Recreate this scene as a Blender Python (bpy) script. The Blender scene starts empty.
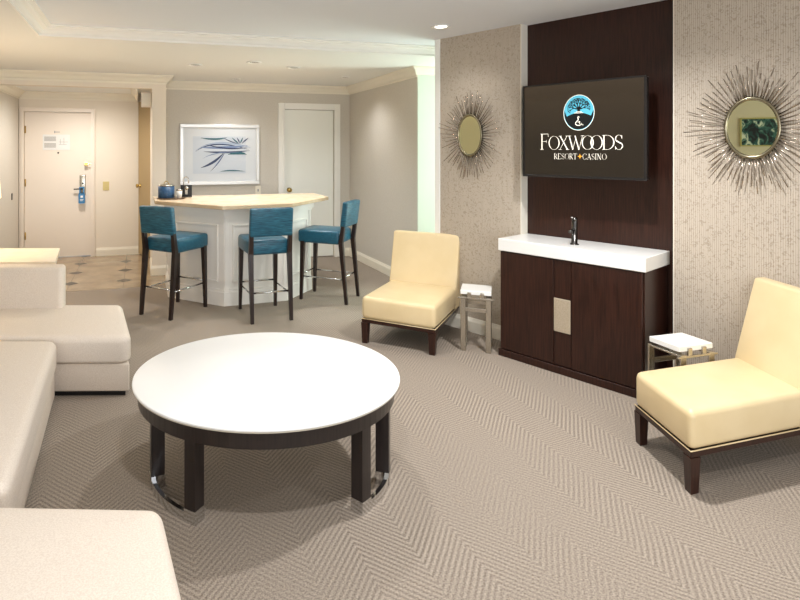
import bpy, bmesh, math, random
from mathutils import Vector, Matrix
random.seed(7)
PI = math.pi
R = math.radians
sc = bpy.context.scene
col = sc.collection

# ------------------------------------------------------------------ helpers
def lin(c):
    return tuple(((v/255.0)/12.92 if v/255.0 <= .04045 else ((v/255.0+.055)/1.055)**2.4) for v in c) + (1.0,)

def new_mat(name, rgb=(200, 200, 200), rough=.6, metal=0.0, spec=.5, coat=0.0):
    m = bpy.data.materials.new(name)
    m.use_nodes = True
    b = m.node_tree.nodes['Principled BSDF']
    b.inputs['Base Color'].default_value = lin(rgb)
    b.inputs['Roughness'].default_value = rough
    b.inputs['Metallic'].default_value = metal
    b.inputs['Specular IOR Level'].default_value = spec
    b.inputs['Coat Weight'].default_value = coat
    return m

def nd(m, kind, **kw):
    n = m.node_tree.nodes.new(kind)
    for k, v in kw.items():
        setattr(n, k, v)
    return n

def lk(m, a, b):
    m.node_tree.links.new(a, b)

def bsdf(m):
    return m.node_tree.nodes['Principled BSDF']

def noise_mat(name, c1, c2, scale=40, stretch=(1, 1, 1), rough=.7, bump=.0, metal=0.0, detail=4, spec=.5, lo=.35, hi=.65, rough2=None, coat=0.0, bump_scale=None):
    m = new_mat(name, c1, rough, metal, spec, coat)
    tc = nd(m, 'ShaderNodeTexCoord')
    mp = nd(m, 'ShaderNodeMapping')
    mp.inputs['Scale'].default_value = stretch
    lk(m, tc.outputs['Object'], mp.inputs['Vector'])
    n = nd(m, 'ShaderNodeTexNoise')
    n.inputs['Scale'].default_value = scale
    n.inputs['Detail'].default_value = detail
    lk(m, mp.outputs['Vector'], n.inputs['Vector'])
    cr = nd(m, 'ShaderNodeValToRGB')
    cr.color_ramp.elements[0].position = lo
    cr.color_ramp.elements[0].color = lin(c1)
    cr.color_ramp.elements[1].position = hi
    cr.color_ramp.elements[1].color = lin(c2)
    lk(m, n.outputs['Fac'], cr.inputs['Fac'])
    lk(m, cr.outputs['Color'], bsdf(m).inputs['Base Color'])
    if bump:
        bp = nd(m, 'ShaderNodeBump')
        bp.inputs['Strength'].default_value = bump
        bp.inputs['Distance'].default_value = .004
        lk(m, n.outputs['Fac'], bp.inputs['Height'])
        lk(m, bp.outputs['Normal'], bsdf(m).inputs['Normal'])
    return m

def link(name, me, mat, parent=None, loc=None, rz=None):
    o = bpy.data.objects.new(name, me)
    col.objects.link(o)
    mats = mat if isinstance(mat, (list, tuple)) else [mat]
    for m in mats:
        me.materials.append(m)
    if parent is not None:
        o.parent = parent
    if loc is not None:
        o.location = loc
    if rz is not None:
        o.rotation_euler = (0, 0, rz)
    return o

class MB:
    """collects shapes for one part"""
    def __init__(s):
        s.bm = bmesh.new()
        s.mi = 0
        s.smooth = False
    def _merge(s, b, smooth=None):
        me = bpy.data.meshes.new('t')
        for f in b.faces:
            f.material_index = s.mi
            f.smooth = s.smooth if smooth is None else smooth
        b.to_mesh(me)
        b.free()
        s.bm.from_mesh(me)
        bpy.data.meshes.remove(me)
    def box(s, x0, x1, y0, y1, z0, z1, bev=0.0, seg=2, M=None, smooth=None):
        b = bmesh.new()
        vs = [b.verts.new(v) for v in [(x0, y0, z0), (x1, y0, z0), (x1, y1, z0), (x0, y1, z0), (x0, y0, z1), (x1, y0, z1), (x1, y1, z1), (x0, y1, z1)]]
        for f in [(0, 3, 2, 1), (4, 5, 6, 7), (0, 1, 5, 4), (1, 2, 6, 5), (2, 3, 7, 6), (3, 0, 4, 7)]:
            b.faces.new([vs[i] for i in f])
        if bev:
            bmesh.ops.bevel(b, geom=b.edges[:] + b.verts[:], offset=bev, segments=seg, profile=.5, affect='EDGES')
        if M is not None:
            b.transform(M)
        s._merge(b, smooth if smooth is not None else (seg > 2 and bev > 0))
        return s
    def prism(s, poly, z0, z1, bev=0.0, seg=2, M=None, smooth=None, vert_bev=None):
        b = bmesh.new()
        n = len(poly)
        a = sum(poly[i][0]*poly[(i+1) % n][1]-poly[(i+1) % n][0]*poly[i][1] for i in range(n))
        if a < 0:
            poly = poly[::-1]
        lo = [b.verts.new((p[0], p[1], z0)) for p in poly]
        hi = [b.verts.new((p[0], p[1], z1)) for p in poly]
        b.faces.new(lo[::-1]); b.faces.new(hi)
        for i in range(n):
            b.faces.new([lo[i], lo[(i+1) % n], hi[(i+1) % n], hi[i]])
        if vert_bev:
            es = [e for e in b.edges if abs(e.verts[0].co.z-e.verts[1].co.z) > 1e-6 and abs(e.verts[0].co.x-e.verts[1].co.x) < 1e-6 and abs(e.verts[0].co.y-e.verts[1].co.y) < 1e-6]
            bmesh.ops.bevel(b, geom=es, offset=vert_bev, segments=5, profile=.5, affect='EDGES')
        if bev:
            if vert_bev:
                es = [e for e in b.edges if abs(e.verts[0].co.z-e.verts[1].co.z) < 1e-6]
            else:
                es = b.edges[:]
            bmesh.ops.bevel(b, geom=es, offset=bev, segments=seg, profile=.5, affect='EDGES')
        if M is not None:
            b.transform(M)
        s._merge(b, smooth if smooth is not None else (seg > 2 and bev > 0))
        return s
    def cushion(s, poly, z0, z1, r, rv, puff=.006):
        """a soft block: rounded outline lofted through quarter-circle edges"""
        n = len(poly)
        a = sum(poly[i][0]*poly[(i+1) % n][1]-poly[(i+1) % n][0]*poly[i][1] for i in range(n))
        if a < 0: poly = poly[::-1]
        def outline(ins):
            out = []
            q = inset(poly, ins); rr = max(rv-ins, .004)
            for i in range(n):
                p0, p1, p2 = Vector(q[i-1]), Vector(q[i]), Vector(q[(i+1) % n])
                d0 = (p0-p1).normalized(); d1 = (p2-p1).normalized()
                half = math.acos(max(-1, min(1, d0.dot(d1))))/2
                L = rr/math.tan(half); bis = (d0+d1).normalized()
                c = p1+bis*(rr/math.sin(half))
                s0 = p1+d0*L-c; s1 = p1+d1*L-c
                a0 = math.atan2(s0.y, s0.x); a1 = math.atan2(s1.y, s1.x)
                while a1-a0 > PI: a1 -= 2*PI
                while a1-a0 < -PI: a1 += 2*PI
                for k in range(7):
                    t_ = a0+(a1-a0)*k/6
                    out.append((c.x+rr*math.cos(t_), c.y+rr*math.sin(t_)))
            return out
        lv = []
        for k in range(6):
            t_ = PI/2*k/5
            lv.append((r*.5*(1-math.sin(t_)), z0+r*.5*(1-math.cos(t_))))
        for k in range(8):
            t_ = PI/2*k/7
            lv.append((r*(1-math.cos(t_)), z1-r+r*math.sin(t_)))
        lv += [(r+.05, z1+puff*.6), (r+.12, z1+puff)] if puff else []
        b = bmesh.new(); rings = []
        for ins, z in lv:
            rings.append([b.verts.new((x, y, z)) for x, y in outline(ins)])
        m_ = len(rings[0])
        for i in range(len(rings)-1):
            for k in range(m_):
                b.faces.new([rings[i][k], rings[i][(k+1) % m_], rings[i+1][(k+1) % m_], rings[i+1][k]])
        b.faces.new(rings[0][::-1]); b.faces.new(rings[-1])
        s._merge(b, True)
        return s
    def tube(s, pts, r, seg=10, M=None, cap=True):
        b = bmesh.new()
        pts = [Vector(p) for p in pts]
        rr = r if isinstance(r, (list, tuple)) else [r]*len(pts)
        rings = []
        ref = Vector((0, 0, 1))
        for i, p in enumerate(pts):
            d = (pts[min(i+1, len(pts)-1)]-pts[max(i-1, 0)]).normalized()
            u = ref if abs(d.dot(ref)) < .95 else Vector((1, 0, 0))
            a = d.cross(u).normalized(); c = d.cross(a).normalized()
            rings.append([b.verts.new(p+rr[i]*(math.cos(2*PI*k/seg)*a+math.sin(2*PI*k/seg)*c)) for k in range(seg)])
        for i in range(len(pts)-1):
            for k in range(seg):
                b.faces.new([rings[i][k], rings[i][(k+1) % seg], rings[i+1][(k+1) % seg], rings[i+1][k]])
        if cap:
            b.faces.new(rings[0][::-1]); b.faces.new(rings[-1])
        bmesh.ops.recalc_face_normals(b, faces=b.faces[:])
        if M is not None:
            b.transform(M)
        s._merge(b, True)
        return s
    def lathe(s, prof, seg=48, M=None, sx=1.0, smooth=True):
        """prof = [(r,z)...] open or closing on the axis"""
        b = bmesh.new()
        rings = []
        for r, z in prof:
            if r < 1e-6:
                rings.append([b.verts.new((0, 0, z))])
            else:
                rings.append([b.verts.new((r*math.cos(2*PI*k/seg)*sx, r*math.sin(2*PI*k/seg), z)) for k in range(seg)])
        for i in range(len(rings)-1):
            A, B = rings[i], rings[i+1]
            for k in range(seg):
                k2 = (k+1) % seg
                if len(A) == 1 and len(B) == 1: continue
                if len(A) == 1: b.faces.new([A[0], B[k], B[k2]])
                elif len(B) == 1: b.faces.new([A[k], A[k2], B[0]])
                else: b.faces.new([A[k], A[k2], B[k2], B[k]])
        bmesh.ops.recalc_face_normals(b, faces=b.faces[:])
        if M is not None:
            b.transform(M)
        s._merge(b, smooth)
        return s
    def extrude_path(s, prof, path, closed=False):
        """prof = [(out, z)] swept along a horizontal path [(x,y)], 'out' to the left of travel"""
        b = bmesh.new()
        n = len(path)
        rings = []
        for i, p in enumerate(path):
            p = Vector(p)
            def dirn(a, c):
                return (Vector(c)-Vector(a)).normalized()
            if closed or 0 < i < n-1:
                d0 = dirn(path[(i-1) % n], path[i]); d1 = dirn(path[i], path[(i+1) % n])
            elif i == 0:
                d0 = d1 = dirn(path[0], path[1])
            else:
                d0 = d1 = dirn(path[-2], path[-1])
            n0 = Vector((-d0.y, d0.x)); n1 = Vector((-d1.y, d1.x))
            m = (n0+n1)
            m = m/(max(m.dot(n0), .2))
            rings.append([b.verts.new((p.x+m.x*o, p.y+m.y*o, z)) for o, z in prof])
        k = len(prof)
        for i in range(n if closed else n-1):
            A, B = rings[i], rings[(i+1) % n]
            for j in range(k):
                b.faces.new([A[j], A[(j+1) % k], B[(j+1) % k], B[j]])
        if not closed:
            b.faces.new(rings[0]); b.faces.new(rings[-1][::-1])
        bmesh.ops.recalc_face_normals(b, faces=b.faces[:])
        s._merge(b, False)
        return s
    def quad(s, pts):
        b = bmesh.new()
        b.faces.new([b.verts.new(p) for p in pts])
        s._merge(b, False)
        return s
    def build(s, name, mat, parent=None, loc=None, rz=None):
        me = bpy.data.meshes.new(name)
        s.bm.to_mesh(me)
        s.bm.free()
        return link(name, me, mat, parent, loc, rz)

def thing(name, label, cat, loc=(0, 0, 0), rz=0.0, group=None):
    o = bpy.data.objects.new(name, None)
    o.empty_display_size = .1
    col.objects.link(o)
    o.location = loc
    o.rotation_euler = (0, 0, rz)
    o['label'] = label
    o['category'] = cat
    if group: o['group'] = group
    return o

def tag(o, label, cat, group=None):
    o['label'] = label; o['category'] = cat
    if group: o['group'] = group
    return o

def struct(o):
    o['kind'] = 'structure'
    return o

def copy_tree(o, parent=None):
    c = o.copy()
    col.objects.link(c)
    c.parent = parent
    for ch in list(o.children):
        copy_tree(ch, c)
    return c

# ------------------------------------------------------------------ frames
ROOM = R(16.0)                       # the room's long axis is turned 16 deg from the camera's
CA, SA = math.cos(ROOM), math.sin(ROOM)
def rm(u, v):                        # room coordinates -> world
    return (u*CA-v*SA, u*SA+v*CA)
# the angled television wall: origin, direction along it
TO = Vector((1.69, 4.29, 0))
TA = math.atan2(-.78, .626)
def tw(t, off, z=0.0):
    return (TO.x+.626*t+.78*off, TO.y-.78*t+.626*off, z)

# ------------------------------------------------------------------ materials
M = {}
M['ceiling'] = new_mat('ceiling_paint', (228, 231, 236), .9)
M['soffit'] = new_mat('soffit_paint', (234, 234, 231), .9)
M['trimwhite'] = new_mat('trim_white', (240, 239, 234), .45)
M['trimcream'] = new_mat('trim_cream', (235, 229, 214), .5)
M['wallgrey'] = noise_mat('wall_greige', (204, 198, 188), (209, 204, 194), 60, rough=.85)
M['hallcream'] = new_mat('hall_cream_paint', (230, 221, 207), .7)
M['doorcream'] = new_mat('door_cream', (236, 226, 214), .5)
M['doorwhite'] = new_mat('door_white', (240, 242, 236), .4)
M['doortan'] = new_mat('door_tan', (172, 148, 108), .5)
M['brass'] = new_mat('brass', (205, 175, 105), .25, 1.0)
M['chrome'] = new_mat('chrome', (215, 215, 215), .08, 1.0)
M['nickel'] = new_mat('brushed_nickel', (190, 184, 172), .25, 1.0)
M['darkchrome'] = new_mat('dark_chrome', (90, 88, 86), .2, 1.0)
M['white_stone'] = new_mat('white_stone', (236, 236, 233), .25, coat=.2)
M['white_table'] = new_mat('white_laminate', (238, 238, 236), .35)
M['edge'] = new_mat('table_edge', (196, 188, 172), .4)
M['black'] = new_mat('black_plastic', (20, 20, 22), .35)
M['white'] = new_mat('plain_white', (238, 238, 236), .5)
M['paper'] = new_mat('paper', (232, 232, 230), .8)
M['greyprint'] = new_mat('grey_print', (165, 165, 165), .8)
M['bluetag'] = new_mat('blue_card', (70, 135, 185), .5)
M['tealprint'] = new_mat('teal_print', (32, 84, 108), .5)
M['darkwood'] = noise_mat('espresso_wood', (38, 20, 14), (56, 31, 23), 8, (14, 14, .7), .3, detail=6, spec=.35)
M['tablewood'] = noise_mat('dark_table_wood', (24, 18, 17), (36, 27, 25), 8, (14, 14, .7), .3, detail=6, coat=.15)
M['stoolwood'] = noise_mat('black_brown_wood', (28, 17, 15), (44, 27, 23), 8, (12, 12, 1), .3, detail=4)
M['teal'] = noise_mat('teal_vinyl', (4, 52, 76), (44, 112, 134), 14, (1, 1, 14), .36, bump=.25, lo=.3, hi=.7)
M['tealside'] = noise_mat('teal_vinyl_seat', (4, 52, 76), (44, 112, 134), 14, (1, 14, 10), .34, bump=.25, lo=.3, hi=.7)
M['cream'] = noise_mat('cream_leather', (220, 198, 154), (226, 205, 163), 5, rough=.36, bump=.05, coat=.1)
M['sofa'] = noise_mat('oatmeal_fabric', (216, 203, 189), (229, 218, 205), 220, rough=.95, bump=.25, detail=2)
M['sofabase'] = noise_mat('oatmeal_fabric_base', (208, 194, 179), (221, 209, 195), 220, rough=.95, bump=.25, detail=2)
M['counterwood'] = noise_mat('pale_counter_stone', (216, 190, 156), (227, 205, 174), 9, rough=.25, detail=5)
M['console'] = noise_mat('cream_console_top', (232, 218, 196), (238, 226, 206), 9, rough=.3)
M['barwhite'] = new_mat('bar_panel_white', (238, 234, 228), .45)
M['tile'] = None
M['mirror'] = new_mat('mirror_glass', (222, 224, 188), .01, 1.0)
M['mirrorrim'] = new_mat('mirror_rim', (146, 138, 116), .25, 1.0)
M['ray'] = new_mat('antique_silver_rod', (168, 156, 142), .22, 1.0)
M['fabric_tile'] = noise_mat('champagne_weave', (176, 162, 140), (196, 182, 160), 160, rough=.45, metal=.3)
M['lampshade'] = new_mat('lamp_shade', (250, 235, 200), .8)
M['bucketblue'] = noise_mat('blue_leatherette', (28, 62, 96), (40, 80, 118), 60, rough=.4)

def emit(m, rgb, strength):
    b = bsdf(m)
    b.inputs['Emission Color'].default_value = lin(rgb)
    b.inputs['Emission Strength'].default_value = strength
emit(M['lampshade'], (255, 232, 186), 2.0)
M['bulb'] = new_mat('lit_downlight', (255, 250, 240), .5); emit(M['bulb'], (255, 246, 230), 5)

# television picture (a lit screen), its brown gradient painted to stand for room reflections
def screen_mat(name, rgb, e):
    m = new_mat(name, rgb, .12, 0, .5)
    emit(m, rgb, e)
    return m
m = new_mat('screen_brown_reflection', (20, 16, 12), .07, 0, .6)
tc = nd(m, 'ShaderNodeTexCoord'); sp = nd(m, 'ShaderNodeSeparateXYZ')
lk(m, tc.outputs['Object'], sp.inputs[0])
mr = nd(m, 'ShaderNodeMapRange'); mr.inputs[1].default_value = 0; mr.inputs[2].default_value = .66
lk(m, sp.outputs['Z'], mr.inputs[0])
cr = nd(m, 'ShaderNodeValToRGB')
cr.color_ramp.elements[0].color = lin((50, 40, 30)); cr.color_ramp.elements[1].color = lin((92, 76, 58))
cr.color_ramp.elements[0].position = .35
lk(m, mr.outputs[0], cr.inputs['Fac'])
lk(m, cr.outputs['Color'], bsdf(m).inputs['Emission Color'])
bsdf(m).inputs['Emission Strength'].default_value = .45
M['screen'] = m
M['logo_white'] = screen_mat('screen_white', (232, 226, 212), .62)
M['logo_cyan'] = screen_mat('screen_cyan', (84, 172, 196), .45)
M['logo_dark'] = screen_mat('screen_dark', (18, 22, 26), .2)
M['logo_gold'] = screen_mat('screen_gold', (220, 150, 50), .8)

# carpet: fine chevron stripes
m = new_mat('chevron_carpet', (150, 137, 122), .95, 0, .15)
tc = nd(m, 'ShaderNodeTexCoord'); sp = nd(m, 'ShaderNodeSeparateXYZ')
nz = nd(m, 'ShaderNodeTexNoise'); nz.inputs['Scale'].default_value = 2.2; nz.inputs['Detail'].default_value = 1
lk(m, tc.outputs['Object'], nz.inputs['Vector'])
mixv = nd(m, 'ShaderNodeVectorMath', operation='SCALE'); mixv.inputs['Scale'].default_value = .02
lk(m, nz.outputs['Color'], mixv.inputs[0])
addv = nd(m, 'ShaderNodeVectorMath', operation='ADD')
lk(m, tc.outputs['Object'], addv.inputs[0]); lk(m, mixv.outputs[0], addv.inputs[1])
lk(m, addv.outputs[0], sp.inputs[0])
pp = nd(m, 'ShaderNodeMath', operation='PINGPONG'); pp.inputs[1].default_value = .20
lk(m, sp.outputs['X'], pp.inputs[0])
mul = nd(m, 'ShaderNodeMath', operation='MULTIPLY'); mul.inputs[1].default_value = 1.15
lk(m, pp.outputs[0], mul.inputs[0])
ad = nd(m, 'ShaderNodeMath', operation='ADD')
lk(m, mul.outputs[0], ad.inputs[0]); lk(m, sp.outputs['Y'], ad.inputs[1])
fr = nd(m, 'ShaderNodeMath', operation='MULTIPLY'); fr.inputs[1].default_value = 2*PI/.031
lk(m, ad.outputs[0], fr.inputs[0])
sn = nd(m, 'ShaderNodeMath', operation='SINE'); lk(m, fr.outputs[0], sn.inputs[0])
n2 = nd(m, 'ShaderNodeTexNoise'); n2.inputs['Scale'].default_value = 160; n2.inputs['Detail'].default_value = 2
lk(m, tc.outputs['Object'], n2.inputs['Vector'])
n3 = nd(m, 'ShaderNodeTexNoise'); n3.inputs['Scale'].default_value = 1.6; n3.inputs['Detail'].default_value = 2
lk(m, tc.outputs['Object'], n3.inputs['Vector'])
amp = nd(m, 'ShaderNodeMapRange'); amp.inputs[1].default_value = .35; amp.inputs[2].default_value = .65; amp.inputs[3].default_value = .05; amp.inputs[4].default_value = .20
lk(m, n3.outputs['Fac'], amp.inputs[0])
sm = nd(m, 'ShaderNodeMath', operation='MULTIPLY'); lk(m, sn.outputs[0], sm.inputs[0]); lk(m, amp.outputs[0], sm.inputs[1])
n2m = nd(m, 'ShaderNodeMath', operation='MULTIPLY_ADD'); n2m.inputs[1].default_value = 1.2; n2m.inputs[2].default_value = -.1
lk(m, n2.outputs['Fac'], n2m.inputs[0])
sm2 = nd(m, 'ShaderNodeMath', operation='ADD'); lk(m, sm.outputs[0], sm2.inputs[0]); lk(m, n2m.outputs[0], sm2.inputs[1])
cr = nd(m, 'ShaderNodeValToRGB')
cr.color_ramp.elements[0].position = .1; cr.color_ramp.elements[0].color = lin((103, 92, 82))
cr.color_ramp.elements[1].position = .9; cr.color_ramp.elements[1].color = lin((178, 166, 152))
lk(m, sm2.outputs[0], cr.inputs['Fac'])
lk(m, cr.outputs['Color'], bsdf(m).inputs['Base Color'])
bp = nd(m, 'ShaderNodeBump'); bp.inputs['Strength'].default_value = .18; bp.inputs['Distance'].default_value = .004
lk(m, sm2.outputs[0], bp.inputs['Height']); lk(m, bp.outputs['Normal'], bsdf(m).inputs['Normal'])
M['carpet'] = m

# hall floor tile: polished cream tiles with dark diamond insets
m = new_mat('polished_hall_tile', (176, 160, 136), .12, 0, .5)
tc = nd(m, 'ShaderNodeTexCoord'); sp = nd(m, 'ShaderNodeSeparateXYZ'); lk(m, tc.outputs['Object'], sp.inputs[0])
def math_(op, a, b=None, val=None):
    n = nd(m, 'ShaderNodeMath', operation=op)
    if hasattr(a, 'links'): lk(m, a, n.inputs[0])
    else: n.inputs[0].default_value = a
    if b is not None:
        if hasattr(b, 'links'): lk(m, b, n.inputs[1])
        else: n.inputs[1].default_value = b
    return n.outputs[0]
TS = .575
au = math_('ABSOLUTE', math_('SUBTRACT', math_('FRACT', math_('DIVIDE', math_('ADD', sp.outputs['X'], -.1175+TS*8), TS)), .5))
av = math_('ABSOLUTE', math_('SUBTRACT', math_('FRACT', math_('DIVIDE', math_('ADD', sp.outputs['Y'], -.1275), TS)), .5))
diam = math_('LESS_THAN', math_('ADD', au, av), .16)
gr = math_('MAXIMUM', math_('LESS_THAN', au, .008), math_('LESS_THAN', av, .008))
n = nd(m, 'ShaderNodeTexNoise'); n.inputs['Scale'].default_value = 5; n.inputs['Detail'].default_value = 6
lk(m, tc.outputs['Object'], n.inputs['Vector'])
cr = nd(m, 'ShaderNodeValToRGB')
cr.color_ramp.elements[0].position = .3; cr.color_ramp.elements[0].color = lin((138, 119, 95))
cr.color_ramp.elements[1].position = .7; cr.color_ramp.elements[1].color = lin((166, 147, 121))
lk(m, n.outputs['Fac'], cr.inputs['Fac'])
mx = nd(m, 'ShaderNodeMix', data_type='RGBA'); lk(m, gr, mx.inputs[0]); lk(m, cr.outputs['Color'], mx.inputs[6]); mx.inputs[7].default_value = lin((134, 118, 96))
mx2 = nd(m, 'ShaderNodeMix', data_type='RGBA'); lk(m, diam, mx2.inputs[0]); lk(m, mx.outputs[2], mx2.inputs[6]); mx2.inputs[7].default_value = lin((44, 37, 33))
lk(m, mx2.outputs[2], bsdf(m).inputs['Base Color'])
M['tile'] = m

# ribbed wallpaper with broken flecks
m = new_mat('ribbed_wallpaper', (176, 158, 136), .5, 0, .4)
tc = nd(m, 'ShaderNodeTexCoord'); sp = nd(m, 'ShaderNodeSeparateXYZ'); lk(m, tc.outputs['Object'], sp.inputs[0])
mp = nd(m, 'ShaderNodeMapping'); mp.inputs['Scale'].default_value = (46, 1, 4.5)
lk(m, tc.outputs['Object'], mp.inputs['Vector'])
na = nd(m, 'ShaderNodeTexNoise'); na.inputs['Scale'].default_value = 1.6; na.inputs['Detail'].default_value = 2
lk(m, mp.outputs['Vector'], na.inputs['Vector'])
nb = nd(m, 'ShaderNodeTexNoise'); nb.inputs['Scale'].default_value = 55; nb.inputs['Detail'].default_value = 3; nb.inputs['Distortion'].default_value = 1.5
lk(m, tc.outputs['Object'], nb.inputs['Vector'])
st = math_('SINE', math_('MULTIPLY', sp.outputs['X'], 2*PI/.021))
st = math_('POWER', math_('ABSOLUTE', math_('MULTIPLY', st, 1.0)), 6.0)
h1 = math_('MULTIPLY', st, math_('MULTIPLY', na.outputs['Fac'], .55))
h2 = math_('MULTIPLY', math_('GREATER_THAN', nb.outputs['Fac'], .58), .22)
h = math_('ADD', h1, h2)
cr = nd(m, 'ShaderNodeValToRGB')
cr.color_ramp.elements[0].position = 0; cr.color_ramp.elements[0].color = lin((190, 179, 164))
cr.color_ramp.elements[1].position = .6; cr.color_ramp.elements[1].color = lin((134, 117, 98))
lk(m, h, cr.inputs['Fac'])
lk(m, cr.outputs['Color'], bsdf(m).inputs['Base Color'])
bp = nd(m, 'ShaderNodeBump'); bp.invert = True; bp.inputs['Strength'].default_value = .5; bp.inputs['Distance'].default_value = .003
lk(m, h, bp.inputs['Height']); lk(m, bp.outputs['Normal'], bsdf(m).inputs['Normal'])
M['wallpaper'] = m

# ------------------------------------------------------------------ room shell (room frame)
CZ, SZ = 2.465, 2.39        # upper ceiling and lowered border
def rs(name, mb, mat, parent=None):
    if parent is None:
        return struct(mb.build(name, mat, None, (0, 0, 0), ROOM))
    return mb.build(name, mat, parent)

rs('floor', MB().box(-3.5, 7.2, -3.2, 6.38, -.10, 0), M['carpet'])
rs('floor_hall', MB().box(-1.70, .30, 6.38, 8.5, -.10, .002), M['tile'])
rs('floor_bar', MB().box(.30, 4.4, 6.38, 7.6, -.10, 0), M['carpet'])
rs('floor_corner', MB().box(-3.5, -1.70, 6.38, 7.2, -.10, 0), M['carpet'])
# ceilings
V0 = 4.75; U0 = -.76
rs('ceiling', MB().box(U0, 7.2, -3.2, V0, CZ, CZ+.08), M['ceiling'])
rs('ceiling_border', MB().box(-3.5, 7.2, V0, 7.6, SZ, SZ+.16).box(-3.5, U0, -3.2, V0, SZ, SZ+.16), M['soffit'])
rs('ceiling_hall', MB().box(-1.70, .30, 7.02, 8.5, 2.30, 2.38), M['soffit'])
tray_prof = [(0, SZ-.002), (.012, SZ-.002), (.012, SZ+.014), (.03, SZ+.022), (.045, SZ+.040), (.075, SZ+.052), (.078, SZ+.060), (.11, SZ+.064), (.11, CZ+.001), (0, CZ+.001)]
# travels so that 'out' points into the tray
rs('trim_1', MB().extrude_path(tray_prof, [(U0-.0, -3.1), (U0, V0), (5.0, V0)][::-1]), M['trimwhite'])
crown = [(0, -.105), (.012, -.105), (.014, -.085), (.03, -.072), (.05, -.04), (.075, -.022), (.08, -.012), (.09, -.012), (.09, 0), (0, 0)]
def crown_at(z): return [(o, z+d) for o, d in crown]
# crown: header, back wall, right back wall, end face
rs('trim_2', MB().extrude_path(crown_at(SZ), [(4.3, 5.44), (2.87, 5.44), (2.87, 7.45), (.307, 7.45), (.307, 6.92), (-3.4, 6.92)]), M['trimcream'])
rs('trim_3', MB().extrude_path(crown_at(2.30), [(-.02, 7.04), (-.02, 8.4), (-1.58, 8.4), (-1.58, 7.04)]), M['trimcream'])

# walls
rs('wall_back', MB().box(.307, 1.907, 7.45, 7.6, 0, SZ).box(2.634, 3.0, 7.45, 7.6, 0, SZ).box(1.907, 2.634, 7.45, 7.6, 2.06, SZ), M['wallgrey'])
rs('wall_right_back', MB().box(2.87, 3.0, 5.44, 7.45, 0, SZ), M['wallgrey'])
M['mintwall'] = new_mat('pale_end_wall', (222, 230, 218), .7)
rs('wall_end', MB().box(2.871, 4.4, 5.425, 5.56, 0, SZ), M['mintwall'])
rs('wall_header', MB().box(-1.58, .145, 6.92, 7.04, 2.235, SZ).box(-3.5, -1.58, 6.92, 7.04, 0, SZ), M['hallcream'])
rs('wall_column', MB().box(.145, .307, 6.92, 7.6, 0, SZ), M['hallcream'])
rs('wall_hall_left', MB().box(-1.72, -1.58, 7.04, 8.55, 0, 2.30), M['wallgrey'])
rs('wall_hall_end', MB().box(-1.58, -1.517, 8.4, 8.55, 0, 2.30).box(-.657, .3, 8.4, 8.55, 0, 2.30).box(-1.517, -.657, 8.4, 8.55, 2.03, 2.30), M['hallcream'])
rs('wall_hall_right', MB().box(.145, .30, 7.6, 8.4, 0, 2.30), M['hallcream'])
rs('wall_left', MB().box(-3.5, -3.35, -3.2, 6.92, 0, SZ), M['hallcream'])
# wall behind the camera, its unseen broad window added for brightness
rs('wall_rear', MB().box(-3.5, -2.2, -3.2, -3.05, 0, CZ).box(3.8, 7.2, -3.2, -3.05, 0, CZ).box(-2.2, 3.8, -3.2, -3.05, 0, .5).box(-2.2, 3.8, -3.2, -3.05, 2.2, CZ), M['hallcream'])
w = rs('window_1', MB().box(-2.2, 3.8, -3.16, -3.08, .5, .56).box(-2.2, 3.8, -3.16, -3.08, 2.14, 2.2).box(-2.2, -2.14, -3.16, -3.08, .56, 2.14).box(3.74, 3.8, -3.16, -3.08, .56, 2.14).box(.77, .83, -3.16, -3.08, .56, 2.14), M['trimwhite'])
# side window opening on the far right passage
rs('wall_side', MB().box(4.25, 4.4, 4.4, 4.55, 0, SZ).box(4.25, 4.4, 5.35, 5.44, 0, SZ).box(4.25, 4.4, 4.55, 5.35, 0, .3).box(4.25, 4.4, 4.55, 5.35, 2.2, SZ).box(4.25, 4.4, 3.4, 4.4, 0, SZ), M['mintwall'])
rs('window_2', MB().box(4.29, 4.36, 4.55, 4.60, .3, 2.2).box(4.29, 4.36, 5.30, 5.35, .3, 2.2).box(4.29, 4.36, 4.60, 5.30, .3, .35).box(4.29, 4.36, 4.60, 5.30, 2.15, 2.2), M['trimwhite'])

base_prof = [(0, 0), (.016, 0), (.016, .085), (.010, .10), (.006, .115), (0, .115)]
rs('baseboard_back', MB().extrude_path(base_prof, [(3.4, 5.425), (2.87, 5.425), (2.87, 7.45), (2.80, 7.45)]), M['trimcream'])
rs('baseboard_rear_bar', MB().extrude_path(base_prof, [(1.82, 7.45), (.307, 7.45), (.307, 6.92), (.145, 6.92), (.145, 7.5)]), M['trimcream'])
rs('baseboard_hall', MB().extrude_path(base_prof, [(.10, 8.4), (-.585, 8.4)]), M['trimcream'])
rs('baseboard_hall_left', MB().extrude_path(base_prof, [(-1.58, 8.39), (-1.58, 6.92), (-3.35, 6.92), (-3.35, -3.0)]), M['trimcream'])

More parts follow.
